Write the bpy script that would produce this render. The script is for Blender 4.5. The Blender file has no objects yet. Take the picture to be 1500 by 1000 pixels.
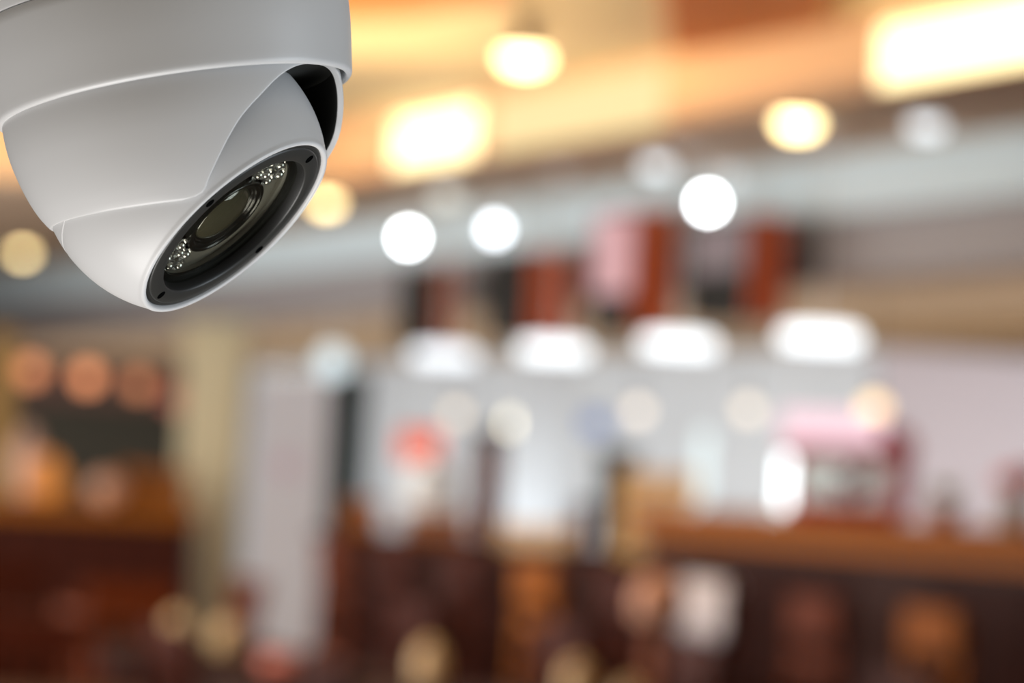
import bpy, math, random
from mathutils import Vector, Matrix
random.seed(7)
C = bpy.context.scene.collection
PI = math.pi

# ------------------------------------------------------------------ camera
EYE = Vector((0.0, 0.0, 1.5))
FPX = 5000.0                       # focal length in pixels of the 1500 px frame
pitch, roll = math.atan(200/FPX), 0.05
fwd = Vector((0, math.cos(pitch), math.sin(pitch)))
r0 = Vector((1, 0, 0)); u0 = r0.cross(fwd)
right = (r0*math.cos(roll) + u0*math.sin(roll)).normalized()
up = right.cross(fwd).normalized()
cd = bpy.data.cameras.new('camera'); cam = bpy.data.objects.new('camera', cd); C.objects.link(cam)
m = Matrix((right, up, -fwd)).transposed().to_4x4(); m.translation = EYE
cam.matrix_world = m
cd.sensor_width = 36; cd.lens = FPX/1500*36
cd.clip_start = 0.05; cd.clip_end = 200
bpy.context.scene.camera = cam
DOME_D = 1.08                      # metres from the lens to the security camera
U = DOME_D/FPX                     # one photo pixel at that distance, in metres
cd.dof.use_dof = True
cd.dof.focus_distance = DOME_D - 75*U
cd.dof.aperture_fstop = 7.9
cd.dof.aperture_blades = 0

# ------------------------------------------------------------------ world, exposure, big lights
sc = bpy.context.scene
sc.view_settings.view_transform = 'Standard'; sc.view_settings.look = 'None'
sc.view_settings.gamma = 1.0; sc.view_settings.use_curve_mapping = False
sc.view_settings.exposure = 0.0
sc.cycles.use_denoising = True
sc.cycles.max_bounces = 6; sc.cycles.diffuse_bounces = 3; sc.cycles.glossy_bounces = 3
sc.cycles.transmission_bounces = 6; sc.cycles.transparent_max_bounces = 8
sc.cycles.caustics_reflective = False; sc.cycles.caustics_refractive = False
sc.cycles.sample_clamp_indirect = 4.0
w = bpy.data.worlds.new('world'); sc.world = w; w.use_nodes = True
w.node_tree.nodes['Background'].inputs[0].default_value = (1.0, .97, .94, 1)
w.node_tree.nodes['Background'].inputs[1].default_value = 0.36

TH = math.radians(23)
UF = Vector((math.sin(TH), -math.cos(TH), 0)); NF = Vector((math.cos(TH), math.sin(TH), 0))
RZ = math.atan2(UF.y, UF.x)
def W(s, p, z): return UF*s + NF*p + Vector((0, 0, z))
def ray(px, py): return (fwd + right*((px-750)/FPX) + up*((500-py)/FPX))
def AT(px, py, Y): r = ray(px, py); return EYE + r*(Y/r.y)
def FP(px, py, p): r = ray(px, py); return EYE + r*((p - EYE.dot(NF))/r.dot(NF))
def HZ(px, py, z): r = ray(px, py); return EYE + r*((z-EYE.z)/r.z)

def area(name, loc, target, sx, sy, power, col):
    l = bpy.data.lights.new(name, 'AREA'); l.shape = 'RECTANGLE'; l.size = sx; l.size_y = sy
    l.energy = power; l.color = col
    o = bpy.data.objects.new(name, l); C.objects.link(o); o.location = loc
    o.rotation_euler = (Vector(target)-Vector(loc)).to_track_quat('-Z', 'Y').to_euler()
    return o
area('kitchen_fill_light', W(-18.0, 6.75, 1.05), W(-18.0, 9.5, 1.75), 22, .5, 225, (.88, .95, 1))  # added fill hidden behind the counter to brighten the kitchen wall
area('left_fill_light', Vector((-5.0, 15.0, 1.9)), Vector((1.0, 17.5, 1.95)), 12, 1.7, 400, (1, .98, .95))  # unseen fill added at the left to brighten bulkhead, column and banner
area('tray_fill_light', Vector((-1.6, 11.0, 2.60)), Vector((-1.6, 11.0, 4)), 3.0, 5, 88, (1, .74, .42))  # unseen uplight added to turn the tray ceiling golden
area('low_fill_light', Vector((-.30, .92, .50)), Vector((-.10, 1.08, 1.60)), .9, .7, 16.5, (1, .975, .95))  # added fill below the security camera, brightens its underside and rims
area('side_fill_light', Vector((1.5, 1.0, 1.35)), Vector((0, 1.08, 1.6)), .8, 1.0, 14.5, (.80, .90, 1))  # added fill out of frame for bright edges on the shroud

# ------------------------------------------------------------------ materials
def mat(name, rgb, rough=.5, metal=0.0, spec=.5, var=.06, scale=8.0, coat=0.0, bump=0.0):
    m = bpy.data.materials.new(name); m.use_nodes = True
    nt = m.node_tree; b = nt.nodes['Principled BSDF']
    b.inputs['Roughness'].default_value = rough; b.inputs['Metallic'].default_value = metal
    b.inputs['Specular IOR Level'].default_value = spec
    b.inputs['Coat Weight'].default_value = coat
    tc = nt.nodes.new('ShaderNodeTexCoord'); nz = nt.nodes.new('ShaderNodeTexNoise')
    nz.inputs['Scale'].default_value = scale; nz.inputs['Detail'].default_value = 3
    nt.links.new(tc.outputs['Object'], nz.inputs['Vector'])
    mx = nt.nodes.new('ShaderNodeMix'); mx.data_type = 'RGBA'
    mx.inputs['A'].default_value = tuple(c*(1-var) for c in rgb)+(1,)
    mx.inputs['B'].default_value = tuple(min(1, c*(1+var)) for c in rgb)+(1,)
    nt.links.new(nz.outputs['Fac'], mx.inputs['Factor'])
    nt.links.new(mx.outputs['Result'], b.inputs['Base Color'])
    if bump:
        bp = nt.nodes.new('ShaderNodeBump'); bp.inputs['Strength'].default_value = bump
        bp.inputs['Distance'].default_value = .0005
        n2 = nt.nodes.new('ShaderNodeTexNoise'); n2.inputs['Scale'].default_value = 2500
        nt.links.new(tc.outputs['Object'], n2.inputs['Vector'])
        nt.links.new(n2.outputs['Fac'], bp.inputs['Height']); nt.links.new(bp.outputs['Normal'], b.inputs['Normal'])
    return m
def wood(name, rgb, rough=.4, dark=.55):
    m = bpy.data.materials.new(name); m.use_nodes = True
    nt = m.node_tree; b = nt.nodes['Principled BSDF']; b.inputs['Roughness'].default_value = rough
    b.inputs['Specular IOR Level'].default_value = .07
    tc = nt.nodes.new('ShaderNodeTexCoord'); mp = nt.nodes.new('ShaderNodeMapping')
    mp.inputs['Scale'].default_value = (3, 3, .4)
    wv = nt.nodes.new('ShaderNodeTexWave'); wv.inputs['Scale'].default_value = 5
    wv.inputs['Distortion'].default_value = 6; wv.inputs['Detail'].default_value = 3
    nt.links.new(tc.outputs['Object'], mp.inputs['Vector']); nt.links.new(mp.outputs['Vector'], wv.inputs['Vector'])
    mx = nt.nodes.new('ShaderNodeMix'); mx.data_type = 'RGBA'
    mx.inputs['A'].default_value = tuple(c*dark for c in rgb)+(1,); mx.inputs['B'].default_value = tuple(rgb)+(1,)
    nt.links.new(wv.outputs['Fac'], mx.inputs['Factor']); nt.links.new(mx.outputs['Result'], b.inputs['Base Color'])
    return m
def emit(name, rgb, s):
    m = bpy.data.materials.new(name); m.use_nodes = True; nt = m.node_tree
    b = nt.nodes['Principled BSDF']; b.inputs['Base Color'].default_value = (.05, .05, .05, 1)
    b.inputs['Specular IOR Level'].default_value = .1; b.inputs['Emission Color'].default_value = tuple(rgb)+(1,); b.inputs['Emission Strength'].default_value = s
    return m
def glass(name, tint, refl=.06):
    m = bpy.data.materials.new(name); m.use_nodes = True; nt = m.node_tree
    for n in list(nt.nodes): nt.nodes.remove(n)
    o = nt.nodes.new('ShaderNodeOutputMaterial'); t = nt.nodes.new('ShaderNodeBsdfTransparent')
    t.inputs[0].default_value = tuple(tint)+(1,)
    g = nt.nodes.new('ShaderNodeBsdfGlossy'); g.inputs['Roughness'].default_value = .03
    f = nt.nodes.new('ShaderNodeFresnel'); f.inputs[0].default_value = 1.3
    x = nt.nodes.new('ShaderNodeMixShader'); ge = nt.nodes.new('ShaderNodeNewGeometry'); mm = nt.nodes.new('ShaderNodeMath'); mm.operation = 'SUBTRACT'; mm.use_clamp = True
    nt.links.new(f.outputs[0], mm.inputs[0]); nt.links.new(ge.outputs['Backfacing'], mm.inputs[1]); nt.links.new(mm.outputs[0], x.inputs[0])
    nt.links.new(t.outputs[0], x.inputs[1]); nt.links.new(g.outputs[0], x.inputs[2])
    nt.links.new(x.outputs[0], o.inputs[0]); return m
def S(r, g, b):                      # sRGB 0..255 to linear
    f = lambda c: c/12.92 if c <= .04045 else ((c+.055)/1.055)**2.4
    return (f(r/255), f(g/255), f(b/255))

M = {}
M['plastic'] = mat('white_plastic', (.66, .658, .652), .38, var=.012, scale=30, bump=.02)
M['black'] = mat('black_plastic', (.030, .030, .027), .4, var=.1, scale=60)
M['pocket'] = mat('pocket_black', (.007, .007, .006), .55, spec=.25)
M['liner'] = mat('black_liner', (.022, .022, .017), .7)
M['board'] = mat('led_board', (.20, .19, .165), .4, var=.25, scale=90)
M['barrel'] = mat('lens_barrel', (.010, .010, .009), .25, coat=.3)
M['lens'] = mat('lens_glass', (.085, .080, .055), .12, spec=.8, coat=1.0, var=.2, scale=25)
M['led'] = mat('led_chrome', (.75, .75, .74), .25, metal=.9, var=.03)
M['led_d'] = mat('led_clear', (.45, .45, .44), .06, spec=1, coat=1)
M['seal'] = mat('grey_seal', (.42, .42, .40), .4)
M['screw'] = mat('screw_black', (.002, .002, .002), 1.0, spec=0)
M['cover'] = glass('cover_glass', (.86, .86, .82))
M['soffit'] = mat('taupe_paint', S(208, 178, 148), .8)
M['fascia'] = mat('fascia_lit_tone', S(196, 210, 216), .7)  # lit upper part of the bulkhead, its light put into the colour
M['fascia_d'] = mat('fascia_shade_tone', S(142, 136, 136), .7)  # lower part of the same bulkhead, shade put into the colour
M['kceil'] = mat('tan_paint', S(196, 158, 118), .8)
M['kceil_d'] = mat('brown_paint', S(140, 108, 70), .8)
M['kwall'] = mat('kitchen_white_paint', S(214, 217, 220), .6)
M['rwall'] = mat('mauve_grey_paint', S(202, 190, 194), .6)
M['pillar'] = mat('pillar_paint', S(196, 200, 204), .6)
M['floor'] = mat('dark_brown_tile', S(58, 30, 18), .4, var=.3, scale=2)
M['cream'] = mat('cream_paint', S(250, 222, 172), .6)
M['cwood'] = wood('orange_ceiling_wood', S(232, 136, 70), .5, .8)
M['col'] = mat('beige_plaster', S(214, 200, 164), .8)
M['oliv'] = mat('olive_grey_paint', S(82, 74, 60), .8)
M['dgreen'] = mat('dark_green_paint', S(13, 24, 20), .6, spec=.15)
M['fwood'] = wood('near_black_red_wood', S(50, 17, 8), .6)
M['dwood'] = wood('dark_red_wood', S(72, 27, 12), .5)
M['dwood2'] = wood('dark_brown_wood', S(56, 24, 12), .5)
M['owood'] = wood('orange_brown_wood', S(158, 90, 26), .5, .7)
M['twood'] = wood('tan_wood', S(242, 200, 140), .5, .85)
M['rwood'] = wood('red_brown_wood', S(104, 46, 18), .5, .7)
M['banner'] = mat('banner_white', S(200, 197, 202), .6)
M['pinkish'] = mat('faded_pink_print', S(196, 172, 186), .6)
M['steel'] = mat('steel', (.55, .57, .57), .3, metal=.8)
M['blackm'] = mat('black_metal', (.014, .013, .012), .75, spec=.12)
M['orange'] = mat('orange_panel', S(205, 92, 40), .5, var=.15, scale=4)
M['obrown'] = mat('brown_orange_panel', S(165, 80, 38), .5, var=.15, scale=4)
M['red'] = mat('red_enamel', S(170, 22, 36), .4)
M['cream_c'] = mat('cream_ceramic', S(214, 186, 142), .4)
M['white_c'] = mat('white_ceramic', S(222, 216, 222), .3)
M['skin'] = mat('pinkish_clay', S(222, 168, 142), .6)
M['terra'] = mat('terracotta', S(150, 84, 54), .7)
M['leaf'] = mat('leaf_green', S(150, 160, 70), .5)
M['pinkc'] = mat('pink_red_cloth', S(214, 104, 100), .7)
M['grey'] = mat('grey_plastic', S(160, 148, 136), .5)
M['napkin'] = mat('rose_cloth', S(200, 116, 104), .7)
M['brown_m'] = mat('brown_metal', S(80, 48, 30), .5)
M['white_p'] = mat('white_enamel', S(235, 236, 238), .4)

# ------------------------------------------------------------------ mesh helpers
class MB:
    def __init__(s): s.v = []; s.f = []; s.mi = []; s.k = 0
    def add(s, v, f):
        o = len(s.v); s.v += [tuple(x) for x in v]; s.f += [tuple(i+o for i in q) for q in f]; s.mi += [s.k]*len(f); return s
    def box(s, x0, x1, y0, y1, z0, z1, b=0.0):
        if b <= 0:
            v = [(x, y, z) for z in (z0, z1) for y in (y0, y1) for x in (x0, x1)]
            return s.add(v, [(0, 2, 3, 1), (4, 5, 7, 6), (0, 1, 5, 4), (2, 6, 7, 3), (0, 4, 6, 2), (1, 3, 7, 5)])
        pr = lambda i, z: [(x0+b+i, y0+i, z), (x1-b-i, y0+i, z), (x1-i, y0+b+i, z), (x1-i, y1-b-i, z), (x1-b-i, y1-i, z), (x0+b+i, y1-i, z), (x0+i, y1-b-i, z), (x0+i, y0+b+i, z)]
        rings = [pr(b, z0), pr(0, z0+b), pr(0, z1-b), pr(b, z1)]
        return s.loft(rings)
    def loft(s, rings, cap0=True, cap1=True, closed=True):
        n = len(rings[0]); v = [p for r in rings for p in r]; f = []
        for a in range(len(rings)-1):
            for i in range(n if closed else n-1):
                j = (i+1) % n
                f.append((a*n+i, a*n+j, (a+1)*n+j, (a+1)*n+i))
        if cap0: f.append(tuple(reversed(range(n))))
        if cap1: f.append(tuple((len(rings)-1)*n+i for i in range(n)))
        return s.add(v, f)
    def lathe(s, prof, o=(0, 0, 0), d=(0, 0, 1), seg=24, cap0=False, cap1=False):
        o = Vector(o); d = Vector(d).normalized(); a = d.orthogonal().normalized(); b = d.cross(a)
        rings = [[o + d*t + (a*math.cos(2*PI*i/seg)+b*math.sin(2*PI*i/seg))*r for i in range(seg)] for r, t in prof]
        return s.loft(rings, cap0, cap1)
    def tube(s, p, q, r, r2=None, seg=8):
        p = Vector(p); q = Vector(q)
        return s.lathe([(r, 0), (r if r2 is None else r2, (q-p).length)], p, q-p, seg, True, True)
    def build(s, name, mats, parent=None, smooth=False, loc=None, rotz=0):
        me = bpy.data.meshes.new(name); me.from_pydata(s.v, [], s.f)
        for mm in (mats if isinstance(mats, (list, tuple)) else [mats]): me.materials.append(mm)
        for p, k in zip(me.polygons, s.mi): p.material_index = k; p.use_smooth = bool(smooth)
        me.update()
        if smooth and smooth is not True: me.set_sharp_from_angle(angle=math.radians(smooth))
        o = bpy.data.objects.new(name, me); C.objects.link(o)
        if parent: o.parent = parent
        if loc is not None: o.location = loc
        o.rotation_euler[2] = rotz
        return o
def tag(o, label, cat, group=None, kind=None):
    o['label'] = label; o['category'] = cat
    if group: o['group'] = group
    if kind: o['kind'] = kind
    return o
def thing(name, label, cat, loc=(0, 0, 0), rotz=0, group=None):
    o = bpy.data.objects.new(name, None); C.objects.link(o); o.location = loc; o.rotation_euler[2] = rotz
    return tag(o, label, cat, group)
def struct(o): o['kind'] = 'structure'; return o
def dup(root, loc, rotz, label, group=None):
    r = root.copy(); C.objects.link(r); r.location = loc; r.rotation_euler[2] = rotz; r['label'] = label
    if group: r['group'] = group
    for ch in list(root.children):
        c = ch.copy(); C.objects.link(c); c.parent = r
        for g in ch.children:
            d = g.copy(); C.objects.link(d); d.parent = c
    return r

# ------------------------------------------------------------------ the setting
H, HT, HB = 2.85, 3.12, 2.36           # soffit, tray ceiling, underside of the bulkhead
PT, PB, PK = 5.55, 6.50, 9.5           # tray edge, bulkhead, kitchen back wall
def yline(p, y): return Vector(((p-NF.y*y)/NF.x, y, 0))
struct(MB().box(-14, 14, -3, 44, -.1, 0).build('floor', M['floor']))
c1 = HZ(497, 268, H); c2 = HZ(-60, 264, H)
c2 = c1 + (c2-c1)*4.0
A, B, Fq = yline(PT, -3), yline(PB, -3), yline(PB, 44)
def slab(pts, z0, z1):
    return MB().loft([[(p.x, p.y, z0) for p in pts], [(p.x, p.y, z1) for p in pts]])
struct(slab([A, B, Fq, Vector((-14, 44, 0)), Vector((-14, c2.y, 0)), c2, c1], H, H+.06).build('ceiling', M['soffit']))
tray = struct(slab([A, c1, c2, Vector((-14, c2.y, 0)), Vector((-14, -3, 0))], HT, HT+.06).build('ceiling_tray', M['cream']))
def lip(a, b, name, m_, t=.04):
    d = (b-a).normalized(); n = Vector((-d.y, d.x, 0))
    return slab([a, b, b+n*t, a+n*t], H-.0, HT).build(name, m_)
M['lip'] = mat('peach_paint', S(238, 186, 128), .6)
struct(lip(c1, A, 'trim_1', M['lip'])); struct(lip(Vector((-14, c2.y, 0)), c1, 'trim_2', M['lip']))
def wallstrip(p0, p1, s0, s1, z0, z1, name, m_):
    return MB().box(s0, s1, p0, p1, z0, z1).build(name, m_, None, False, (0, 0, 0), RZ)
SA, SB = -44, 2
struct(wallstrip(PB, PB+.12, SA, SB, HB, H-.22, 'wall_bulkhead', M['fascia_d']))
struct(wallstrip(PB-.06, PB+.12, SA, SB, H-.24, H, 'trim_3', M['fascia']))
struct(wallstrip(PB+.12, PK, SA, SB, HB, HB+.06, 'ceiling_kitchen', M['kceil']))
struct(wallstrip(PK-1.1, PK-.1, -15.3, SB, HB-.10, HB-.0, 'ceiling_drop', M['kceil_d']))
struct(wallstrip(PK, PK+.1, -29.9, -17.0, 0, HB, 'wall_kitchen', M['kwall']))
struct(wallstrip(PK-.02, PK+.1, -17.0, SB, 0, HB, 'wall_right', M['rwall']))
struct(wallstrip(PB+.12, PK+.1, -30.0, -29.9, 0, HB, 'wall_partition', M['oliv']))
struct(MB().box(-14, 0, 33, 33.1, 0, H).build('wall_back', M['oliv']))

# glowing panels standing in for hidden cove light falling on the tray lip
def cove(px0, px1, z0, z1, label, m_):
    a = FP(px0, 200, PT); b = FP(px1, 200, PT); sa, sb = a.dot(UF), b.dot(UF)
    t = thing('cove_glow_panel', label, 'ceiling light', W((sa+sb)/2, PT, z0), RZ, 'glow panels for cove light on the ceiling tray')
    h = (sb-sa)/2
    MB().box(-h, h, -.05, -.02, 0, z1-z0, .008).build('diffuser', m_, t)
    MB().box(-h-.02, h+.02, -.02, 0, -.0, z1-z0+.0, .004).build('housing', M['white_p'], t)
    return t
cove(512, 712, H+.01, HT-.02, 'long warm panel glowing in place of cove light behind the white security camera', emit('cove_hot', (1, .80, .42), 3.2))
cove(735, 985, H+.01, HT-.03, 'dimmer golden panel in place of cove light above the middle of the ceiling edge', emit('cove_mid', (1, .76, .36), 1.0))
cove(1300, 1640, H+.01, HT-.06, 'long warm panel glowing in place of cove light in the right upper corner', emit('cove_hot2', (1, .80, .42), 3.0))
# wooden panel across the tray
pts = [HZ(985, 70, HT), HZ(1205, 26, HT), HZ(1240, -150, HT), HZ(960, -150, HT)]
struct(slab(pts, HT-.03, HT).build('trim_4', M['cwood']))
pts = [HZ(480, 22, HT), HZ(600, 14, HT), HZ(740, -12, HT), HZ(700, -200, HT), HZ(430, -150, HT)]
struct(slab(pts, HT-.03, HT).build('trim_5', M['cwood']))

# ------------------------------------------------------------------ lamps
warm = emit('warm_lamp', (1, .78, .38), 9.0)
warm2 = emit('warm_lamp_dim', (1, .74, .34), 8.0)
def downlight(px, py, z, top, rad, label, m_):
    c = HZ(px, py, z)
    t = thing('downlight', label, 'ceiling light', (c.x, c.y, top), 0, 'warm downlights')
    MB().lathe([(.03, -.012), (rad*.9, -.012), (rad*.9, 0)], seg=24, cap1=True, cap0=True).build('canopy', M['brown_m'], t, 30)
    zz = z-top
    MB().lathe([(.03, 0), (.03, zz+.035), (rad*1.0, zz+.03), (rad*1.02, zz+.02), (rad*.96, zz+.02)], seg=24).build('cap', M['brown_m'], t, 30)
    MB().lathe([(rad, .02+zz), (rad*.98, zz), (rad*.8, zz-.02), (rad*.4, zz-.03), (.002, zz-.032)], seg=24, cap0=True, cap1=True).build('bulb', m_, t, True)
downlight(768, 88, 2.95, HT, .080, 'warm glowing ceiling lamp under the tray, above the two white spotlights', warm)
downlight(1168, 183, 2.80, H, .070, 'warm glowing lamp on the taupe soffit near the orange wood panel', warm)
downlight(478, 298, 2.80, H, .055, 'warm lamp glowing just behind the lens of the security camera', warm2)
downlight(33, 371, 2.80, H, .050, 'warm round lamp left of the dome, below the security camera', warm2)
cool = emit('cool_panel', (.90, .96, 1), 2.0)
def recessed(px, py, label, m_, rad=.055, dz=.05):
    c = HZ(px, py, H-dz*.5)
    t = thing('recessed_light', label, 'ceiling light', (c.x, c.y, H), 0, 'grey white recessed lights')
    MB().lathe([(rad*1.1, 0), (rad*1.1, -.012), (rad, -.012)], seg=24).build('trim_ring', M['white_p'], t, 30)
    MB().lathe([(rad, -.002), (rad, -dz*.8), (rad*.8, -dz), (.002, -dz)], seg=24, cap1=True).build('diffuser', m_, t, 40)
recessed(655, 287, 'pale round soffit light above the leftmost menu board', emit('cool_dim', (.86, .86, .76), 1.7))
recessed(962, 243, 'pale round soffit light above the pink lit menu board', cool)
recessed(1357, 185, 'pale round soffit light right of the warm lamp', cool)
recessed(1068, 256, 'dim round soffit light behind the bright spotlight', emit('cool_dim2', (.86, .88, .90), 1.2))
spot_e = emit('spot_white', (.93, .98, 1), 26.0)
def spot(px, py, label, m_, rad=.036):
    c = FP(px, py, 6.2)
    t = thing('spotlight', label, 'spotlight', (c.x, c.y, H), 0, 'white spotlights along the menu boards')
    dz = c.z-H
    MB().tube((0, .05, 0), (0, .05, dz+.02), .008).build('stem', M['white_p'], t)
    MB().lathe([(.03, .11), (.042, .09), (.045, .005), (.040, 0), (.037, .008)], (0, 0, dz), (0, 1, 0), 20, True).build('head', M['white_p'], t, 40)
    MB().lathe([(.002, -.008), (rad*.7, -.005), (rad, .006)], (0, 0, dz), (0, 1, 0), 20, True).build('lens', m_, t, True)
spot(598, 348, 'bright white spotlight above the leftmost menu board', spot_e)
spot(725, 336, 'bright white spotlight above the second menu board from the left', emit('spot_blue', (.88, .93, 1), 9))
spot(1037, 297, 'bright white spotlight above the rightmost menu board', spot_e)

# pendant drum lamps over the counter
opal = emit('opal_white', (.92, .97, 1), 2.3)
opal2 = emit('opal_white_soft', (.90, .95, 1), 1.9)
def drum(px, py, label, m_):
    c = FP(px, py, 5.95)
    t = thing('pendant_lamp', label, 'pendant lamp', (c.x, c.y, H), 0, 'white drum pendants over the counter')
    dz = c.z-H
    MB().lathe([(.05, 0), (.05, -.02), (.01, -.03)], seg=16, cap1=True).build('canopy', M['white_p'], t, 40)
    MB().tube((0, 0, -.02), (0, 0, dz+.05), .004, seg=6).build('cord', M['white_p'], t)
    MB().lathe([(.02, .040), (.12, .036), (.145, .025), (.150, 0), (.148, -.018), (.13, -.03), (.002, -.034)], (0, 0, dz), seg=28, cap0=True, cap1=True).build('shade', m_, t, 40)
drum(650, 521, 'white glowing drum pendant below the leftmost menu board', opal2)
drum(812, 513, 'white glowing drum pendant below the second menu board from the left', opal)
drum(994, 504, 'white glowing drum pendant below the pink lit menu board', opal)
drum(1202, 495, 'white glowing drum pendant below the rightmost menu board', emit('opal_bright', (.92, .97, 1), 2.4))
# small bulb pendants inside the kitchen
def bulb(px, py, p, top, col, s, label, group, rad=.045, pos=None):
    c = FP(px, py, p) if pos is None else pos
    t = thing('bulb_pendant', label, 'pendant lamp', (c.x, c.y, top), 0, group); dz = c.z-top
    MB().tube((0, 0, 0), (0, 0, dz+.06), .004, seg=6).build('cord', M['blackm'], t)
    MB().lathe([(.012, .075), (.022, .07), (.024, .04)], (0, 0, dz), seg=16, cap0=True).build('socket', M['brown_m'], t, 40)
    n = 8
    MB().lathe([(max(.002, rad*math.sin(PI*(i+.0)/n)), rad*math.cos(PI*i/n)) for i in range(n+1)], (0, 0, dz), seg=18).build('bulb', emit('bulb_glow', col, s*1.35), t, True)
g = 'peach bulbs in the kitchen'
bulb(668, 606, 8.0, HB, (1, .82, .62), 1.5, 'peach bulb above the orange red sign', g)
bulb(802, 603, 8.0, HB, (1, .84, .68), 1.7, 'peach bulb right of the big cream bulb', g)
bulb(755, 620, 7.4, HB, (1, .90, .66), 3.0, 'big cream bulb beside a peach bulb in the kitchen', g, .055)
bulb(935, 602, 8.0, HB, (1, .84, .68), 1.6, 'peach bulb above the tan crate on the counter', g)
bulb(1096, 600, 8.0, HB, (1, .84, .66), 1.5, 'peach bulb above the bright tube lamp', g)
bulb(1280, 598, 7.2, HB, (1, .68, .32), 1.9, 'orange bulb above the red popcorn machine', g, .05)
g = 'copper bulbs over the bar'
for px, py, Y, k, lb in ((45, 543, 25.9, 1.2, 'leftmost copper bulb over the dark bar'), (128, 553, 27.2, 1.6, 'middle and brightest copper bulb over the dark bar'), (203, 563, 28.7, .9, 'copper bulb over the dark bar nearest the beige column')):
    bulb(0, 0, 0, H, (.90, .32, .13), k, lb, g, .085, AT(px, py, Y))
c = AT(487, 530, 19.0)
t = thing('globe_lamp', 'pale blue white globe lamp beside the top of the tall white banner', 'pendant lamp', (c.x, c.y, H))
MB().tube((0, 0, 0), (0, 0, c.z-H+.1), .005, seg=6).build('cord', M['white_p'], t)
MB().lathe([(max(.002, .085*math.sin(PI*i/10)), .085*math.cos(PI*i/10)) for i in range(11)], (0, 0, c.z-H), seg=20).build('globe', emit('globe_pale', (.80, .95, 1), 1.25), t, True)

# ------------------------------------------------------------------ menu boards
def board(px0, px1, px2, z0, z1, label, side, screen, split):
    a, b = FP(px0, 400, 6.15), FP(px1, 400, 6.15); s0, s1 = a.dot(UF), b.dot(UF)
    cc = FP(px2, 400, 6.15)
    # depth so that the side panel ends at px2
    r = ray(px2, 400); k = s1/r.dot(UF) if abs(r.dot(UF)) > 1e-6 else 1
    dep = max(.10, r.dot(NF)*k - 6.15)
    L = s1-s0
    t = thing('menu_board', label, 'menu board', W((s0+s1)/2, 6.15, z0), RZ, 'hanging menu boards')
    h = z1-z0; x = L/2
    MB().box(-x, x-.012, .012, dep, 0, h, .01).build('housing', M['blackm'], t)
    MB().box(x-.012, x, .0, dep, .0, h, .004).build('side_panel', side, t)
    MB().box(-x, x-.014, 0, .012, 0, h, .004).build('bezel', M['blackm'], t)
    if screen: MB().box(-x+.03, x-.04, -.006, .001, h*split, h-.02, .003).build('screen', screen, t)
    for q in (-x*.6, x*.6): MB().tube((q, dep/2, h-.002), (q, dep/2, H-z0), .010).build('hanger_rod', M['steel'], t)
board(586, 640, 674, 2.13, 2.52, 'leftmost menu board, black face with a brown orange side', M['obrown'], None, 0)
board(714, 778, 842, 2.15, 2.54, 'second menu board from the left, black face with an orange side', M['orange'], None, 0)
board(866, 930, 988, 2.16, 2.68, 'third menu board, tall with a pink lit screen and orange side', M['orange'], emit('screen_pink', (.80, .42, .44), .85), .30)
board(1008, 1097, 1152, 2.18, 2.60, 'rightmost menu board, black with a mauve grey screen and orange side', M['orange'], emit('screen_mauve', (.40, .28, .30), .42), .46)

# ------------------------------------------------------------------ kitchen counter
PC0, PC1 = 5.95, 6.45
def counter(SC0, SC1, ZC, label, top, apron, n):
    ct = thing('service_counter', label, 'counter', W((SC0+SC1)/2, PC0, 0), RZ)
    L = (SC1-SC0)/2
    MB().box(-L, L, .04, PC1-PC0, 0, ZC-.08).build('carcass', M['dwood2'], ct)
    MB().box(-L, L, -.06, PC1-PC0+.04, ZC-.05, ZC, .01).build('countertop', top, ct)
    MB().box(-L, L, -.0, PC1-PC0, ZC-.13, ZC-.05).build('apron', apron, ct)
    for i in range(n):
        x0 = -L+2*L*i/n
        MB().box(x0+.01, x0+2*L/n-.01, .01, .04, .12, ZC-.18, .006).build('front_panel', M['fwood'] if i % 3 else M['dwood2'], ct)
    MB().box(-L, L, .02, .05, 0, .11).build('plinth', M['blackm'], ct)
ZR, ZL = 1.41, 1.19
counter(-16.35, -12.62, ZL, 'long dark wood service counter under the hanging menu boards', M['dwood'], M['dwood2'], 8)
counter(-12.6, -7.2, ZR, 'taller service counter with an orange wood ledge at the right', M['owood'], M['owood'], 9)
ZC = ZR
def onc(px, p=6.2, dz=0):
    c = FP(px, 750, p); return Vector((c.x, c.y, (ZR if c.dot(UF) > -12.65 else ZL)+dz))
def wpx(n, c): return n*c.y/FPX

# crates on the counter
def crate(px, pxw, h, p, label, m_, slats=5):
    c = onc(px, p); w_ = wpx(pxw, c)
    t = thing('wooden_crate', label, 'crate', c, 0, 'wooden crates on the counter')
    d = .22
    for i in range(slats):
        z0 = .004+(h-.01)*i/slats; z1 = z0+(h-.01)/slats-.008
        for y0, y1 in ((0, .012), (d-.012, d)): MB().box(-w_/2, w_/2, y0, y1, z0, z1).build('slat', m_, t)
        for x0 in (-w_/2, w_/2-.012): MB().box(x0, x0+.012, .013, d-.013, z0, z1).build('side_slat', m_, t)
    MB().box(-w_/2+.012, w_/2-.012, .012, d-.012, 0, .012).build('bottom', m_, t)
    for x in (-w_/2+.014, w_/2-.03):
        for y in (.014, d-.03): MB().box(x, x+.016, y, y+.016, .012, h-.01).build('corner_post', m_, t)
    return t
crate(966, 116, .38, 6.20, 'tall tan crate behind the pale frosted tube lamp', M['twood'])
crate(640, 95, .14, 6.15, 'orange brown crate under the white canister', M['owood'], 3)
crate(792, 120, .12, 6.10, 'low tan crate in front of the white pillar', M['twood'], 3)
crate(527, 56, .18, 6.02, 'small orange crate next to the dark green door', M['owood'], 3)
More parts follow.
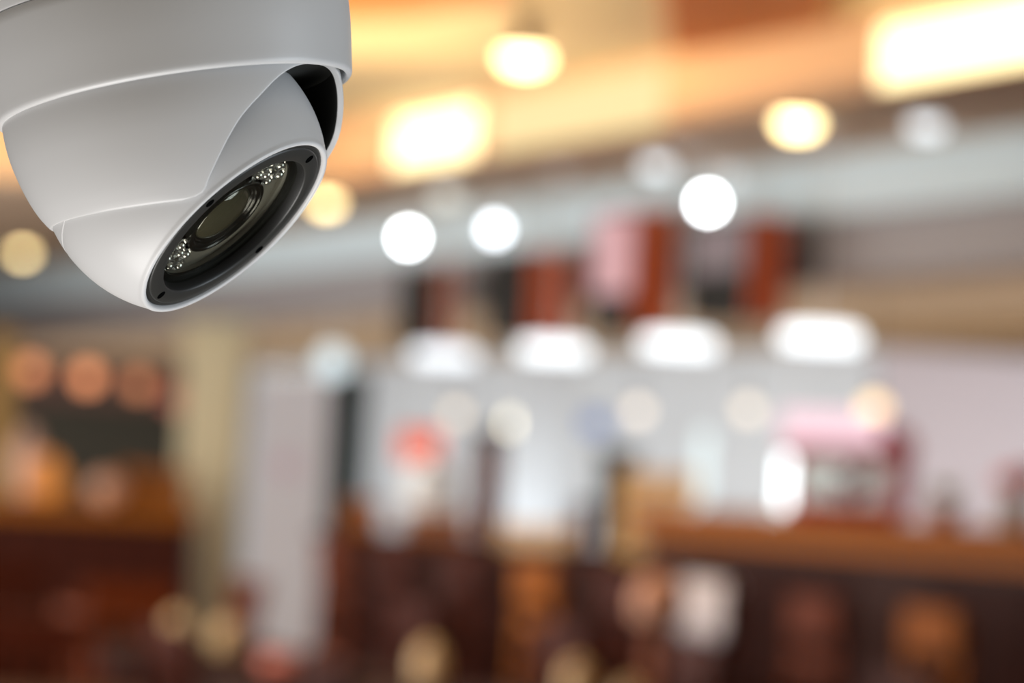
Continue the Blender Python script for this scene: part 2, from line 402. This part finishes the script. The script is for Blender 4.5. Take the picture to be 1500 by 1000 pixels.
# canister of white enamel, dark dispensers
c = onc(628, 6.35); 
t = thing('canister', 'round white enamel canister behind the orange brown crate', 'canister', c)
MB().lathe([(.11, 0), (.125, .02), (.125, .31), (.11, .34)], seg=24, cap0=True, cap1=True).build('body', M['white_p'], t, 40)
MB().lathe([(.115, .335), (.115, .36), (.06, .38), (.02, .39), (.02, .41), (.002, .412)], seg=24).build('lid', M['steel'], t, 40)
for x in (-1, 1): MB().box(x*.125-.012, x*.125+.012, -.03, .03, .17, .2, .004).build('handle', M['steel'], t)
def dispenser(px, pxw, h, p, label, m_):
    c = onc(px, p); w_ = wpx(pxw, c)
    t = thing('drink_dispenser', label, 'drink dispenser', c, 0, 'tall dark drink dispensers')
    MB().box(-w_/2, w_/2, -.10, .12, 0, .03, .008).build('base', M['blackm'], t)
    MB().box(-w_*.42, w_*.42, -.02, .11, .03, h*.9, .012).build('body', m_, t)
    MB().box(-w_/2, w_/2, -.05, .12, h*.9, h, .012).build('lid', M['blackm'], t)
    MB().tube((0, -.02, h*.35), (0, -.07, h*.32), .012).build('tap', M['steel'], t)
    MB().box(-w_*.35, w_*.35, -.09, -.03, .03, .04).build('drip_tray', M['steel'], t)
dispenser(714, 50, .54, 6.2, 'tall narrow red brown dispenser between the canister and the white pillar', M['rwood'])
dispenser(903, 60, .46, 6.2, 'dark dispenser right of the white pillar', M['dgreen'])
dispenser(854, 36, .22, 6.1, 'low red brown dispenser in front of the dark dispenser', M['rwood'])
# white pillar inside the kitchen
c = FP(790, 700, 7.4)
t = struct(MB().box(-.16, .16, -.16, .16, 0, HB, .015).build('trim_6', M['pillar'], None, False, (c.x, c.y, 0), 0))
# back shelf units in the kitchen (grey white cabinets)
def cab(px, p, w_, z0, z1, label, m_, doors=2):
    c = FP(px, 650, p)
    t = thing('wall_cabinet', label, 'cabinet', (c.x, c.y, z0), RZ, 'pale kitchen cabinets')
    MB().box(-w_/2, w_/2, 0, .4, 0, z1-z0, .006).build('body', m_, t)
    for i in range(doors):
        x0 = -w_/2+w_*i/doors
        d = MB().box(x0+.01, x0+w_/doors-.01, -.02, 0, .02, z1-z0-.02, .004).build('door', M['white_p'], t)
        MB().box(x0+.05, x0+.07, -.04, -.02, (z1-z0)*.4, (z1-z0)*.6, .003).build('handle', M['steel'], d)
cab(700, 8.9, 2.2, 0, 1.25, 'pale grey base cabinet left of the white pillar', M['kwall'], 4)
cab(960, 8.9, 2.4, 0, 1.30, 'pale grey base cabinet right of the white pillar', M['kwall'], 4)
cab(1180, 8.9, 1.6, 0, 1.25, 'pale grey base cabinet behind the red popcorn machine', M['rwall'], 3)
# signs
def sign(px, py, pw, ph, p, label, m_):
    c = FP(px, py, p); w_, h_ = wpx(pw, c), wpx(ph, c)
    t = thing('hanging_sign', label, 'sign', (c.x, c.y, HB), 0)
    dz = c.z-HB
    MB().box(-w_/2, w_/2, -.015, .015, dz-h_/2, dz+h_/2, .012).build('panel', m_, t)
    MB().box(-w_/2-.008, w_/2+.008, -.006, .006, dz+h_/2-.002, dz+h_/2+.012).build('rail', M['steel'], t)
    for x in (-w_*.35, w_*.35): MB().tube((x, 0, dz+h_/2), (x, 0, 0), .003, seg=6).build('wire', M['steel'], t)
sign(615, 652, 62, 44, 7.0, 'small orange red sign hanging over the white canister', mat('orange_red_sign', S(240, 96, 62), .5))
sign(875, 620, 40, 30, 8.6, 'small blue sign hanging behind the white pillar', mat('blue_sign', S(120, 150, 215), .5))
# tube lamps
def tube_lamp(px, py0, py1, p, rad, label, m_):
    a, b = FP(px, py0, p), FP(px, py1, p)
    b.z = max(b.z, ZC+.03)
    t = thing('tube_lamp', label, 'table lamp', (b.x, b.y, ZC), 0, 'glowing tube lamps on the counter')
    MB().lathe([(.05, 0), (.05, .012), (.018, .02), (.018, b.z-ZC)], seg=20, cap0=True, cap1=True).build('base', M['steel'], t, 40)
    MB().lathe([(rad*.6, b.z-ZC), (rad, b.z-ZC+rad*.5), (rad, a.z-ZC-rad*.5), (rad*.5, a.z-ZC)], seg=16, cap0=True, cap1=True).build('tube', m_, t, 40)
tube_lamp(1146, 668, 764, 5.98, .016, 'short bright white tube lamp left of the red popcorn machine', emit('tube_bright', (.90, .98, 1), 4.5))
tube_lamp(1026, 630, 772, 5.98, .024, 'tall pale frosted tube lamp in front of the tan crate', emit('tube_pale', (.82, .96, .96), 1.3))

# red popcorn machine with pink lit header
c = onc(1240, 6.26); k = c.y/FPX
t = thing('popcorn_machine', 'red popcorn machine with a pink lit header on the counter', 'popcorn machine', c, 0)
bw = 82*k
MB().box(-bw, bw, -.0, .26, 0, .06, .008).build('base', M['red'], t)
for x in (-bw, bw-.018):
    for y in (.0, .242): MB().box(x, x+.018, y, y+.018, .06, .24).build('post', M['red'], t)
MB().box(bw-.03, bw+.035, .02, .26, .02, .30, .012).build('side_panel', M['red'], t)
rings = []
for i in range(9):
    a = PI*i/8
    rings.append([(-bw*1.12*math.cos(a)+.01, y, .30+.085*math.sin(a)) for y in (-.01, .27)])
MB().loft([[r[0] for r in rings]+[(bw*1.12+.01, -.01, .235), (-bw*1.12+.01, -.01, .235)], [r[1] for r in rings]+[(bw*1.12+.01, .27, .235), (-bw*1.12+.01, .27, .235)]]).build('hood', M['red'], t)
MB().box(-bw*1.25, bw*.55, -.035, -.012, .285, .40, .008).build('lit_header', emit('pink_sign', (1, .70, .78), 1.15), t)
MB().lathe([(.01, .07), (.05, .09), (.07, .13), (.07, .19), (.05, .21)], (.02, .10, 0), seg=20, cap0=True, cap1=True).build('kettle', M['steel'], t, 40)
MB().box(-bw+.018, bw-.018, .245, .25, .06, .24).build('back_pane', M['cover'], t)
# plant pot at the counter's end
c = onc(1385, 6.15)
t = thing('potted_plant', 'small yellow green plant in a pot at the right end of the counter', 'plant', c)
MB().lathe([(.05, 0), (.065, .07), (.06, .07)], seg=16, cap0=True, cap1=True).build('pot', M['terra'], t, 40)
for i in range(16):
    a = i*2.4; r = .06+.04*random.random(); z = .07+.07*random.random()
    q = Vector((math.cos(a), math.sin(a), 0)); pz = Vector((-q.y, q.x, 0))*.018; o = Vector((0, 0, .065))
    MB().add([o, o+q*r*.6+pz+Vector((0, 0, z*.6)), o+q*r+Vector((0, 0, z*.7)), o+q*r*.6-pz+Vector((0, 0, z*.6)), o+q*r*.6+Vector((0, 0, z*.55))], [(0, 1, 4), (1, 2, 4), (2, 3, 4), (3, 0, 4)]).build('leaf', M['leaf'], t)

# ------------------------------------------------------------------ column, banner, door, bar
c = AT(308, 700, 20.8); w_ = 88*20.8/FPX
col = thing('column', 'square beige plaster column left of the tall white banner', 'column', (c.x, c.y, 0), 0)
MB().box(-w_/2, w_/2, -.18, .18, .1, HB-.06, .02).build('shaft', M['col'], col)
MB().box(-w_/2-.03, w_/2+.03, -.21, .21, 0, .1, .01).build('base', M['col'], col)
MB().box(-w_/2-.03, w_/2+.03, -.21, .21, HB-.06, HB, .01).build('capital', M['col'], col)
c = AT(424, 700, 19.4); w_ = 108*19.4/FPX; zt = AT(424, 548, 19.4).z
t = thing('roll_up_banner', 'tall white banner with a faint pink mark beside the beige column', 'banner', (c.x, c.y, 0), -.05)
MB().box(-w_/2, w_/2, -.006, .006, .08, zt, .002).build('sheet', M['banner'], t)
MB().box(-w_/2-.01, w_/2+.01, -.05, .05, 0, .09, .015).build('base', M['steel'], t)
MB().box(-w_/2, w_/2, -.012, .012, zt-.01, zt+.02, .004).build('top_rail', M['steel'], t)
MB().tube((0, .03, .08), (0, .03, zt), .008).build('pole', M['steel'], t)
zz = AT(418, 682, 19.4).z
MB().lathe([(.002, -.008), (.07, -.008), (.07, -.007)], (-.02, 0, zz), (0, 1, 0), 20).build('printed_mark', M['pinkish'], t)
c = AT(503, 650, 21.2); zt = AT(503, 545, 21.2).z
d = struct(MB().box(-.14, .14, -.03, .03, 0, zt, .008).build('door_1', M['dgreen'], None, False, (c.x, c.y, 0), .0))
MB().box(-.11, .11, -.045, -.03, 1.0, zt-.1, .006).build('panel', M['dgreen'], d)
MB().tube((.09, -.045, .96), (.09, -.09, .96), .012).build('handle', M['steel'], d)
struct(MB().box(-7.5, -2.85, 29.4, 29.46, 1.97, HB+.04, .008).build('trim_8', mat('dark_valance_wood', S(88, 50, 34), .6)))
# bar partition and things on it
c = AT(130, 760, 19.5)
bz = AT(200, 742, 19.5).z
t = thing('bar_partition', 'dark wood bar partition with an orange wood top at the left', 'bar', (c.x, c.y, 0))
hw = 150*19.5/FPX
MB().box(-hw*1.6, hw, 0, .4, 0, bz-.09).build('body', M['dwood2'], t)
MB().box(-hw*1.62, hw+.02, -.03, .43, bz-.09, bz, .01).build('top', M['owood'], t)
for i in range(8):
    x = -hw*1.6+2.6*hw*i/8
    MB().box(x+.01, x+2.6*hw/8-.01, -.02, 0, .06, bz-.12, .006).build('panel', M['dwood'], t)
def lantern(px, pxw, h, label, m_, Y=19.6):
    c = AT(px, 740, Y); c.z = bz; r = wpx(pxw, c)/2
    t = thing('lantern', label, 'lantern', c, 0)
    MB().lathe([(r*.8, 0), (r*.9, .015), (r*.7, .02)], seg=16, cap0=True, cap1=True).build('foot', M['brown_m'], t, 40)
    MB().lathe([(r*.7, .02), (r, h*.35), (r, h*.65), (r*.6, h*.9), (r*.3, h)], seg=20, cap0=True, cap1=True).build('glass', m_, t, 60)
lantern(64, 55, .27, 'amber glass lantern glowing on the bar partition', emit('amber', (.85, .27, .03), .75))
lantern(36, 40, .42, 'tall pale pink lantern behind the amber lantern', mat('pale_pink_glass', S(200, 160, 140), .4), 19.8)
c = AT(156, 740, 19.5); c.z = bz-.0
t = tag(MB().lathe([(.05, 0), (.09, .05), (.10, .10), (.07, .16), (.03, .18)], seg=20, cap0=True, cap1=True).build('vase', mat('rose_beige_clay', S(215, 160, 130), .5), None, True, c), 'round rose beige vase on the bar partition', 'vase')
c = AT(222, 740, 19.7); c.z = bz
t = thing('wooden_crate', 'orange wood crate on the bar partition beside the beige column', 'crate', c)
for i in range(3):
    z0 = .01+.075*i
    for y in (0, .188): MB().box(-.19, .19, y, y+.012, z0, z0+.06).build('slat', M['owood'], t)
    for x in (-.19, .178): MB().box(x, x+.012, .012, .188, z0, z0+.06).build('side_slat', M['owood'], t)
MB().box(-.178, .178, .012, .188, 0, .012).build('bottom', M['owood'], t)
for x in (-.178, .162):
    for y in (.012, .172): MB().box(x, x+.016, y, y+.016, .012, .225).build('corner_post', M['owood'], t)
# red flags and tan post by the bar
c = AT(258, 580, 22.5)
t = thing('hanging_lantern', 'small faded red lantern hanging left of the beige column', 'lantern', (c.x, c.y, H))
MB().tube((0, 0, 0), (0, 0, c.z-H+.08), .003, seg=6).build('cord', M['blackm'], t)
MB().lathe([(.03, .09), (.09, .04), (.10, 0), (.09, -.05), (.03, -.10)], (0, 0, c.z-H), seg=18, cap0=True, cap1=True).build('shade', mat('faded_red_paper', S(190, 105, 85), .7), t, 60)
c = AT(-2, 600, 24)
struct(MB().box(-.10, .10, -.1, .1, 0, HB, .01).build('trim_7', mat('tan_post_paint', S(190, 145, 70), .6), None, False, (c.x, c.y, 0)))

# ------------------------------------------------------------------ dining furniture
def make_table(name, label, wm):
    t = thing(name, label, 'table', (0, 0, 0), 0, 'dark dining tables')
    MB().box(-.42, .42, -.42, .42, .71, .75, .01).build('tabletop', wm, t)
    MB().box(-.36, .36, -.36, .36, .64, .71).build('apron', M['dwood2'], t)
    for x in (-1, 1):
        for y in (-1, 1): MB().box(x*.35-.03, x*.35+.03, y*.35-.03, y*.35+.03, 0, .64, .006).build('leg', M['dwood2'], t)
    return t
def make_chair(label, wm, sm):
    t = thing('dining_chair', label, 'chair', (0, 0, 0), 0, 'dining chairs')
    MB().box(-.22, .22, -.22, .22, .42, .47, .015).build('seat', sm, t)
    for x in (-1, 1):
        MB().box(x*.19-.02, x*.19+.02, -.21, -.17, 0, .42, .004).build('leg', wm, t)
        MB().loft([[(x*.19+a, .19+b, 0) for a, b in ((-.02, -.02), (.02, -.02), (.02, .02), (-.02, .02))], [(x*.19+a, .19+b, .45) for a, b in ((-.02, -.02), (.02, -.02), (.02, .02), (-.02, .02))], [(x*.19+a, .25+b, .94) for a, b in ((-.018, -.015), (.018, -.015), (.018, .015), (-.018, .015))]]).build('leg', wm, t)
    MB().loft([[(-.21, .235, .84), (.21, .235, .84), (.21, .262, .84), (-.21, .262, .84)], [(-.21, .245, .96), (.21, .245, .96), (.21, .272, .96), (-.21, .272, .96)]]).build('top_rail', wm, t)
    for i in range(4):
        x = -.13+.0867*i
        MB().loft([[(x-.02, .20, .47), (x+.02, .20, .47), (x+.02, .212, .47), (x-.02, .212, .47)], [(x-.02, .238, .845), (x+.02, .238, .845), (x+.02, .25, .845), (x-.02, .25, .845)]]).build('slat', wm, t)
    for y in (-.19, .19): MB().box(-.17, .17, y-.01, y+.01, .22, .25).build('stretcher', wm, t)
    return t
def floor_at(px, Y): c = AT(px, 700, Y); return Vector((c.x, c.y, 0))
PTB = 4.35
def tab_at(px, p=PTB): c = FP(px, 700, p); return Vector((c.x, c.y, 0))
tabs = [(tab_at(300), RZ, 'dark table carrying two cream jars, below the beige column'), (tab_at(655), RZ, 'dark table with one cream jar at the middle of the lower edge'),
        (tab_at(925), RZ, 'dark table with the pinkish table lamp and two cream jars'), (tab_at(90), RZ, 'dark table by the bar partition at the left'),
        (floor_at(30, 10.6), .1, 'dark table in the lower left corner'), (tab_at(487), RZ, 'dark table with rose napkins, below the white banner')]
t0 = None; TP = []
for p, rz, lb in tabs:
    if t0 is None: t0 = make_table('dining_table', lb, M['dwood2']); t0.location = p; t0.rotation_euler[2] = rz
    else: dup(t0, p, rz, lb)
    TP.append((p, rz))
src = {'d': make_chair('', M['dwood'], M['dwood2']), 'r': make_chair('', M['rwood'], M['dwood'])}
used = set()
def place(src, k, q, a, label):
    if k not in used: used.add(k); src[k].location = q; src[k].rotation_euler[2] = a; src[k]['label'] = label
    else: dup(src[k], q, a, label)
names = ['the two jar table', 'the one jar table', 'the pinkish lamp table', 'the bar partition table', 'the lower left corner table', 'the rose napkin table']
knm = {'d': 'dark wood', 'r': 'red brown'}
side = ['on the counter side of', 'on the far left side of', 'on the near side of', 'on the right end of']
for ti, q, k in ((0, 0, 'd'), (0, 2, 'd'), (0, 1, 'r'), (1, 0, 'd'), (1, 2, 'd'), (2, 0, 'd'), (2, 3, 'r'), (2, 2, 'd'), (3, 0, 'r'), (3, 2, 'd'), (3, 1, 'd'),
                 (4, 0, 'd'), (4, 3, 'r'), (4, 1, 'd'), (5, 0, 'd'), (5, 2, 'r')):
    p, rz = TP[ti]; a = rz+q*PI/2
    place(src, k, p+Vector((-math.sin(a), math.cos(a), 0))*.70, a, f'{knm[k]} slat back chair {side[q]} {names[ti]}')
# bar stools along the counter
def make_stool(wm, sm):
    t = thing('bar_stool', '', 'bar stool', (0, 0, 0), 0, 'bar stools along the counter')
    MB().box(-.18, .18, -.17, .17, .76, .81, .015).build('seat', sm, t)
    for x in (-1, 1):
        for y in (-1, 1):
            top = 1.14 if y < 0 else .76
            MB().loft([[(x*.18+a, y*.17+b, 0) for a, b in ((-.016, -.016), (.016, -.016), (.016, .016), (-.016, .016))], [(x*.155+a, y*.15+b, top) for a, b in ((-.016, -.016), (.016, -.016), (.016, .016), (-.016, .016))]]).build('leg', wm, t)
    MB().box(-.17, .17, -.185, -.16, 1.02, 1.16, .008).build('backrest', wm, t)
    MB().box(-.15, .15, -.178, -.165, .90, .96, .005).build('back_slat', wm, t)
    for y in (-.16, .16): MB().box(-.15, .15, y-.012, y+.012, .28, .31).build('foot_rail', wm, t)
    return t
ssrc = {'dark wood': make_stool(M['dwood'], M['dwood2']), 'orange brown': make_stool(M['owood'], M['rwood']), 'red brown': make_stool(M['rwood'], M['dwood'])}
ords = ['first', 'second', 'third', 'fourth', 'fifth', 'sixth', 'seventh', 'eighth', 'ninth', 'tenth', 'eleventh', 'twelfth']
scol = ['orange brown', 'red brown', 'orange brown', 'red brown', 'dark wood', 'dark wood', 'orange brown', 'dark wood', 'dark wood', 'red brown', 'dark wood', 'dark wood']
spos = []
for i in range(2, 10):
    sx = -7.76-.78*i
    q = W(sx, 5.60, 0); spos.append(q)
    place(ssrc, scol[i], q, RZ, f'{scol[i]} bar stool, {ords[i-2]} in view from the right along the counter')

def jar_on(px, ti, dp, label, r=.045, h=.16):
    c = FP(px, 900, PTB+dp); c.z = .75
    t = thing('jar', label, 'jar', c, 0, 'cream jars on the dining tables')
    MB().lathe([(r*.8, 0), (r, .01), (r, h*.75), (r*.7, h*.85)], seg=18, cap0=True, cap1=True).build('vessel', M['cream_c'], t, 50)
    MB().lathe([(r*.8, h*.83), (r*.8, h*.95), (.3*r, h), (.2*r, h*1.08), (.002, h*1.1)], seg=18, cap0=True).build('lid', M['cream_c'], t, 50)
jar_on(262, 0, 0, 'left one of two cream jars below the beige column', .05, .12)
jar_on(332, 0, 0, 'right one of two cream jars below the beige column', .055, .12)
jar_on(632, 1, .1, 'single cream jar at the middle of the lower edge', .055)
jar_on(850, 2, .28, 'left one of two cream jars in front of the pinkish table lamp', .055)
jar_on(930, 2, -.02, 'right one of two cream jars in front of the pinkish table lamp', .055)
c = FP(966, 870, PTB+.26); c.z = .75
t = thing('table_lamp', 'table lamp with a round pinkish shade on a terracotta foot', 'table lamp', c)
MB().lathe([(.06, 0), (.065, .02), (.02, .04), (.035, .14), (.04, .24), (.015, .32), (.015, .35)], seg=20, cap0=True, cap1=True).build('base', M['terra'], t, 40)
MB().lathe([(.075, .33), (.085, .36), (.08, .42), (.05, .47), (.02, .48)], seg=20, cap0=True, cap1=True).build('shade', M['skin'], t, 60)
# white cloth over a stool back
best = min(spos, key=lambda q: abs((q-EYE).dot(right)/(q-EYE).dot(fwd)*FPX+750-1050))
t = MB()
ys = [(-.207, .97), (-.203, 1.03), (-.20, 1.10), (-.198, 1.165), (-.19, 1.178), (-.165, 1.178), (-.150, 1.165), (-.145, 1.08), (-.14, .98)]
n = 12
grid = [[(-.17+.34*i/n, y+.008*math.sin(i*1.9+z*5)*(1 if z < 1.16 else 0), z+.012*math.sin(i*1.1)*(1 if z in (.97, .98) else 0)) for i in range(n+1)] for y, z in ys]
v = [q for r in grid for q in r]; f = []
for a in range(len(ys)-1):
    for i in range(n): o = a*(n+1)+i; f.append((o, o+1, o+n+2, o+n+1))
t.add(v, f); cl = t.build('cloth', mat('grey_white_cloth', S(196, 190, 196), .8), None, True, best, RZ)
sm = cl.modifiers.new('thick', 'SOLIDIFY'); sm.thickness = .005; sm.offset = -1
tag(cl, 'white cloth draped over the back of a bar stool', 'cloth')
c = FP(446, 930, 4.25); c.z = .75
t = thing('napkin_stack', 'stack of folded rose napkins on the table below the banner', 'napkins', c, .3)
for i in range(3): MB().box(-.14, .14, -.12, .12, .02*i+.001, .02*i+.02, .006).build('napkin', M['napkin'], t)
# things at the right end of the counter
c = onc(1488, 6.15)
t = thing('flower_pot', 'pink red flowers in a grey pot at the right edge', 'plant', c)
MB().lathe([(.06, 0), (.075, .09), (.07, .09)], seg=18, cap0=True, cap1=True).build('pot', M['grey'], t, 40)
for i in range(9):
    a = i*2.4; r = .015+.007*i
    MB().lathe([(max(.002, .035*math.sin(PI*j/6)), .03*math.cos(PI*j/6)) for j in range(7)], (r*math.cos(a), r*math.sin(a), .15+.02*(i % 3)), seg=12).build('blossom', M['pinkc'], t, True)
    MB().tube((0, 0, .08), (r*math.cos(a), r*math.sin(a), .15), .004, seg=5).build('stem', M['leaf'], t)

# ------------------------------------------------------------------ security camera (foreground)
dc = AT(255, 190, 1.0); dirv = (dc-EYE).normalized()
zl = -dirv; xl = (right - zl*right.dot(zl)).normalized(); yl = zl.cross(xl)
dist = DOME_D/dirv.dot(fwd)
org = EYE+dirv*dist
root = thing('security_camera', 'white turret security camera with a round black lens face, hanging from the ceiling', 'security camera')
KX = 1.0
def PX(x, y, z=0.0): return Vector(((x-255)*U*KX, (190-y)*U*KX, z*U))      # photo pixels to the camera body's own metres
def DV(x, y, z): return Vector((x, -y, z)).normalized()
ad = DV(.1500, .9768, .1527)            # downward axis of the housing
an = DV(.6231, .6920, .3645)            # where the lens looks
ah = (an-ad*an.dot(ad)).normalized(); al = ad.cross(ah)
Bc = PX(257.2, 148.9)                   # centre of the ring's lower edge
def LP(pr): return [(r*U, t*U) for r, t in pr]
def dl(prof, name, m_, parent, o, d, seg=160, smooth=35, c0=False, c1=False):
    return MB().lathe(LP(prof), o, d, seg, c0, c1).build(name, m_, parent, smooth)
ring = [(274.5, -138), (275.3, -136.5), (275, -120), (274.4, -108), (273, -84), (270, -58), (267, -36), (264, -14), (263, -6), (262.4, -3.2), (261.3, -.8), (259.4, 1.2), (257, 2.2), (254.5, 2.2), (253, 1), (252, -2), (252, -60), (200, -62)]
dl(ring, 'base_ring', M['plastic'], root, Bc, ad)
dl([(150, -215), (268, -213), (275, -205), (277, -190), (277, -142), (276, -139.5), (272, -139), (268, -136), (150, -136)], 'mount_plate', M['plastic'], root, Bc, ad, c0=True, c1=True)
# drop pole up to the ceiling tray
pb = Bc - ad*(212*U)
MB().tube(pb, pb - ad*(70*U), .030, .022, 32).build('swivel_joint', M['plastic'], root, 40)
rotm = Matrix((xl, yl, zl)).transposed().to_4x4(); rotm.translation = org
root.matrix_world = rotm
inv = rotm.inverted()
p0 = pb - ad*(62*U); pw = rotm @ p0
p1 = inv @ Vector((pw.x, pw.y, HT+.002))
MB().tube(p0, p1, .014, .014, 24).build('drop_pole', M['plastic'], root, 40)
zw = (inv.to_3x3() @ Vector((0, 0, 1)))
MB().lathe([(.05, -.02), (.055, -.012), (.055, 0)], p1, zw, 32, True, True).build('ceiling_flange', M['plastic'], root, 40)
# shroud with its slot
Sc = PX(253.8, 158.0)
wkey = [(-13.5, 0.5), (-12.4, 32), (-9, 61), (0, 92), (15, 118), (37, 142), (53, 156), (67, 164.5), (83, 170.5), (99, 174.5), (120, 177.5), (140, 178), (151, 176.5), (156, 177), (160, 180), (164, 187)]
wpts = []
for i in range(len(wkey)-1):
    p0 = wkey[max(0, i-1)]; p1 = wkey[i]; p2 = wkey[i+1]; p3 = wkey[min(len(wkey)-1, i+2)]
    n = max(1, int(math.hypot(p2[0]-p1[0], p2[1]-p1[1])/8))
    for k in range(n):
        q = k/n
        wpts.append(tuple(.5*(2*p1[c]+(p2[c]-p0[c])*q+(2*p0[c]-5*p1[c]+4*p2[c]-p3[c])*q*q+(3*p1[c]-p0[c]-3*p2[c]+p3[c])*q**3) for c in (0, 1)))
wpts.append(wkey[-1])
def rs(t):
    return math.sqrt(max(0, 250**2-t*t)) + (0 if t < 60 else 13.0*((t-60)/100)**2)
nseg = 96; rows = []
for t in (-40, -30, -20, -15): rows.append((t, 0.0))
for t, w_ in wpts: rows.append((t, w_))
mb = MB(); grid = []
for t, w_ in rows:
    r = rs(t); ph = math.asin(min(.999, w_/r)); row = []
    k_ = min(1, max(0, (t-62)/45)); pf = math.asin(min(.999, w_*(.80+.20*k_*k_*(3-2*k_))/r))
    for i in range(nseg+1):
        # denser near the slot
        q = i/nseg; a = ph + (2*PI-ph-pf)*q
        tt = t*(1 + (.062*math.cos(a)-.02)*max(0, t/160)**3)
        row.append(Sc + (ad*tt + ah*(r*math.cos(a)) + al*(r*math.sin(a)))*U)
    grid.append(row)
v = [p for row in grid for p in row]; f = []
for a in range(len(rows)-1):
    for i in range(nseg):
        o = a*(nseg+1)+i
        f.append((o, o+nseg+1, o+nseg+2, o+1))
mb.add(v, f)
sh = mb.build('shroud', [M['plastic'], M['liner']], root, True)
import bmesh
bm = bmesh.new(); bm.from_mesh(sh.data); bmesh.ops.remove_doubles(bm, verts=bm.verts, dist=.3*U); bmesh.ops.recalc_face_normals(bm, faces=bm.faces)
# make sure normals point outwards
cen = Sc
s_ = sum((fc.calc_center_median()-cen).dot(fc.normal) for fc in bm.faces)
if s_ < 0: bmesh.ops.reverse_faces(bm, faces=bm.faces)
bm.to_mesh(sh.data); bm.free()
for p in sh.data.polygons: p.use_smooth = True
md = sh.modifiers.new('thick', 'SOLIDIFY'); md.thickness = 10.5*U; md.offset = -1; md.material_offset = 1; md.material_offset_rim = 0; md.use_even_offset = True
bv = sh.modifiers.new('round', 'BEVEL'); bv.width = 2.6*U; bv.use_clamp_overlap = False; bv.segments = 3; bv.limit_method = 'ANGLE'; bv.angle_limit = math.radians(50); bv.material = -1
wn = sh.modifiers.new('wn', 'WEIGHTED_NORMAL'); wn.keep_sharp = True; wn.weight = 80
dl([(2, -18), (239, -18), (239, -20), (2, -20)], 'inner_liner', M['liner'], root, Sc, ad, 96, 30)
# eyeball
Fc = PX(342.5, 331.0, 0); RB, FD = 209.0, 118.0
Bz = 14.0
Cb = Fc - an*(FD*U)
Cb_z = Cb.z/U; Fc = Fc + Vector((0, 0, (Bz-Cb_z)*U)); Cb = Fc - an*(FD*U)
prof = []
for i in range(0, 29):
    x = -205 + i*6.2
    if x < -24: prof.append((math.sqrt(RB*RB-x*x), x-FD))
rr = lambda x: math.sqrt(RB*RB-x*x)
prof += [(rr(-22.5), -22.5-FD), (rr(-22)-1.6, -21.8-FD), (rr(-21)-1.6, -20.8-FD), (rr(-20)-.3, -20-FD)]
x = -14.0
while x < FD-4: prof.append((rr(x), x-FD)); x += 6
prof += [(rr(FD-3), -3), (174.0, .2), (172.5, 1.8), (170.0, 2.6), (167.5, 2.3), (165.8, 1.2), (165, -1), (165, -40)]
dl(prof, 'eyeball', M['plastic'], root, Fc, an, 160, 40)
bez = dl([(164.6, -30), (164.6, -3.5), (163.5, -2.2), (160, -1.6), (157.5, -1.8), (156.5, -.6), (155, .2), (134, .2), (132.5, -.6), (131.8, -2)], 'lens_bezel', M['black'], root, Fc, an, 160, 40)
dl([(131.8, -1.9), (130, -4), (128.6, -13), (128.4, -18), (118, -18.5), (118, -24)], 'pocket_wall', M['pocket'], bez, Fc, an, 160, 40)
mj = DV(.7433, -.6690, 0); mj = (mj-an*mj.dot(an)).normalized(); mn = an.cross(mj)
for k in range(4):
    a = PI/2*k + .02
    q = Fc + (mj*math.cos(a)+mn*math.sin(a))*(146*U)
    dl([(7.5, .1), (7.5, .6), (6.5, .7), (.2, .7)], 'screw', M['screw'], bez, q, an, 16, 30, True, True)
dl([(.2, -14.0), (128.6, -14.0), (128.6, -14.6), (.2, -14.6)], 'cover_glass', M['cover'], root, Fc, an, 96, 30, False, True)
brd = dl([(66, -33), (127, -33), (127, -36), (66, -36)], 'led_board', M['board'], root, Fc, an, 96, 30)
dl([(124.5, -18.5), (126.5, -18.5), (127.5, -33), (124, -33), (122.5, -22)], 'seal_ring', M['seal'], root, Fc, an, 96, 30)
leds = []
for base in (0.0, PI):
    for a, r in ((-.30, 104), (-.04, 110), (.22, 106), (-.20, 82), (.06, 85), (.33, 80), (.46, 100)):
        leds.append((base + (a if base == 0 else -a), r))
for a, r in leds:
    q = Fc + (mj*math.cos(a)+mn*math.sin(a)*1.0)*(r*U) - an*(33*U)
    dl([(12, 0), (12.5, 6), (11.3, 6.6), (8.5, 1.5), (7.5, 1), (7.5, 6), (6.5, 9.5), (4.2, 12), (.2, 13)], 'led', M['led'] , brd, q, an, 14, 50)
bar = dl([(70, -34), (70, -19.6), (68.5, -18.6), (65, -18.8), (63.5, -20.5), (61, -21), (59, -22.2), (57.5, -25), (55, -25.5), (53.5, -28), (51, -29), (30, -34)], 'lens_barrel', M['barrel'], root, Fc, an, 96, 30)
pr = [(51.5, -30)]+[(51*math.cos(a), -30+15*math.sin(a)) for a in [PI/2*i/10 for i in range(10)]]+[(.2, -15.1)]
dl(pr, 'lens_glass', M['lens'], bar, Fc, an, 96, True)
dl([(64.2, -20.3), (64.9, -19.4), (65.2, -20.2)], 'chrome_ring', M['led'], bar, Fc, an, 96, 30)
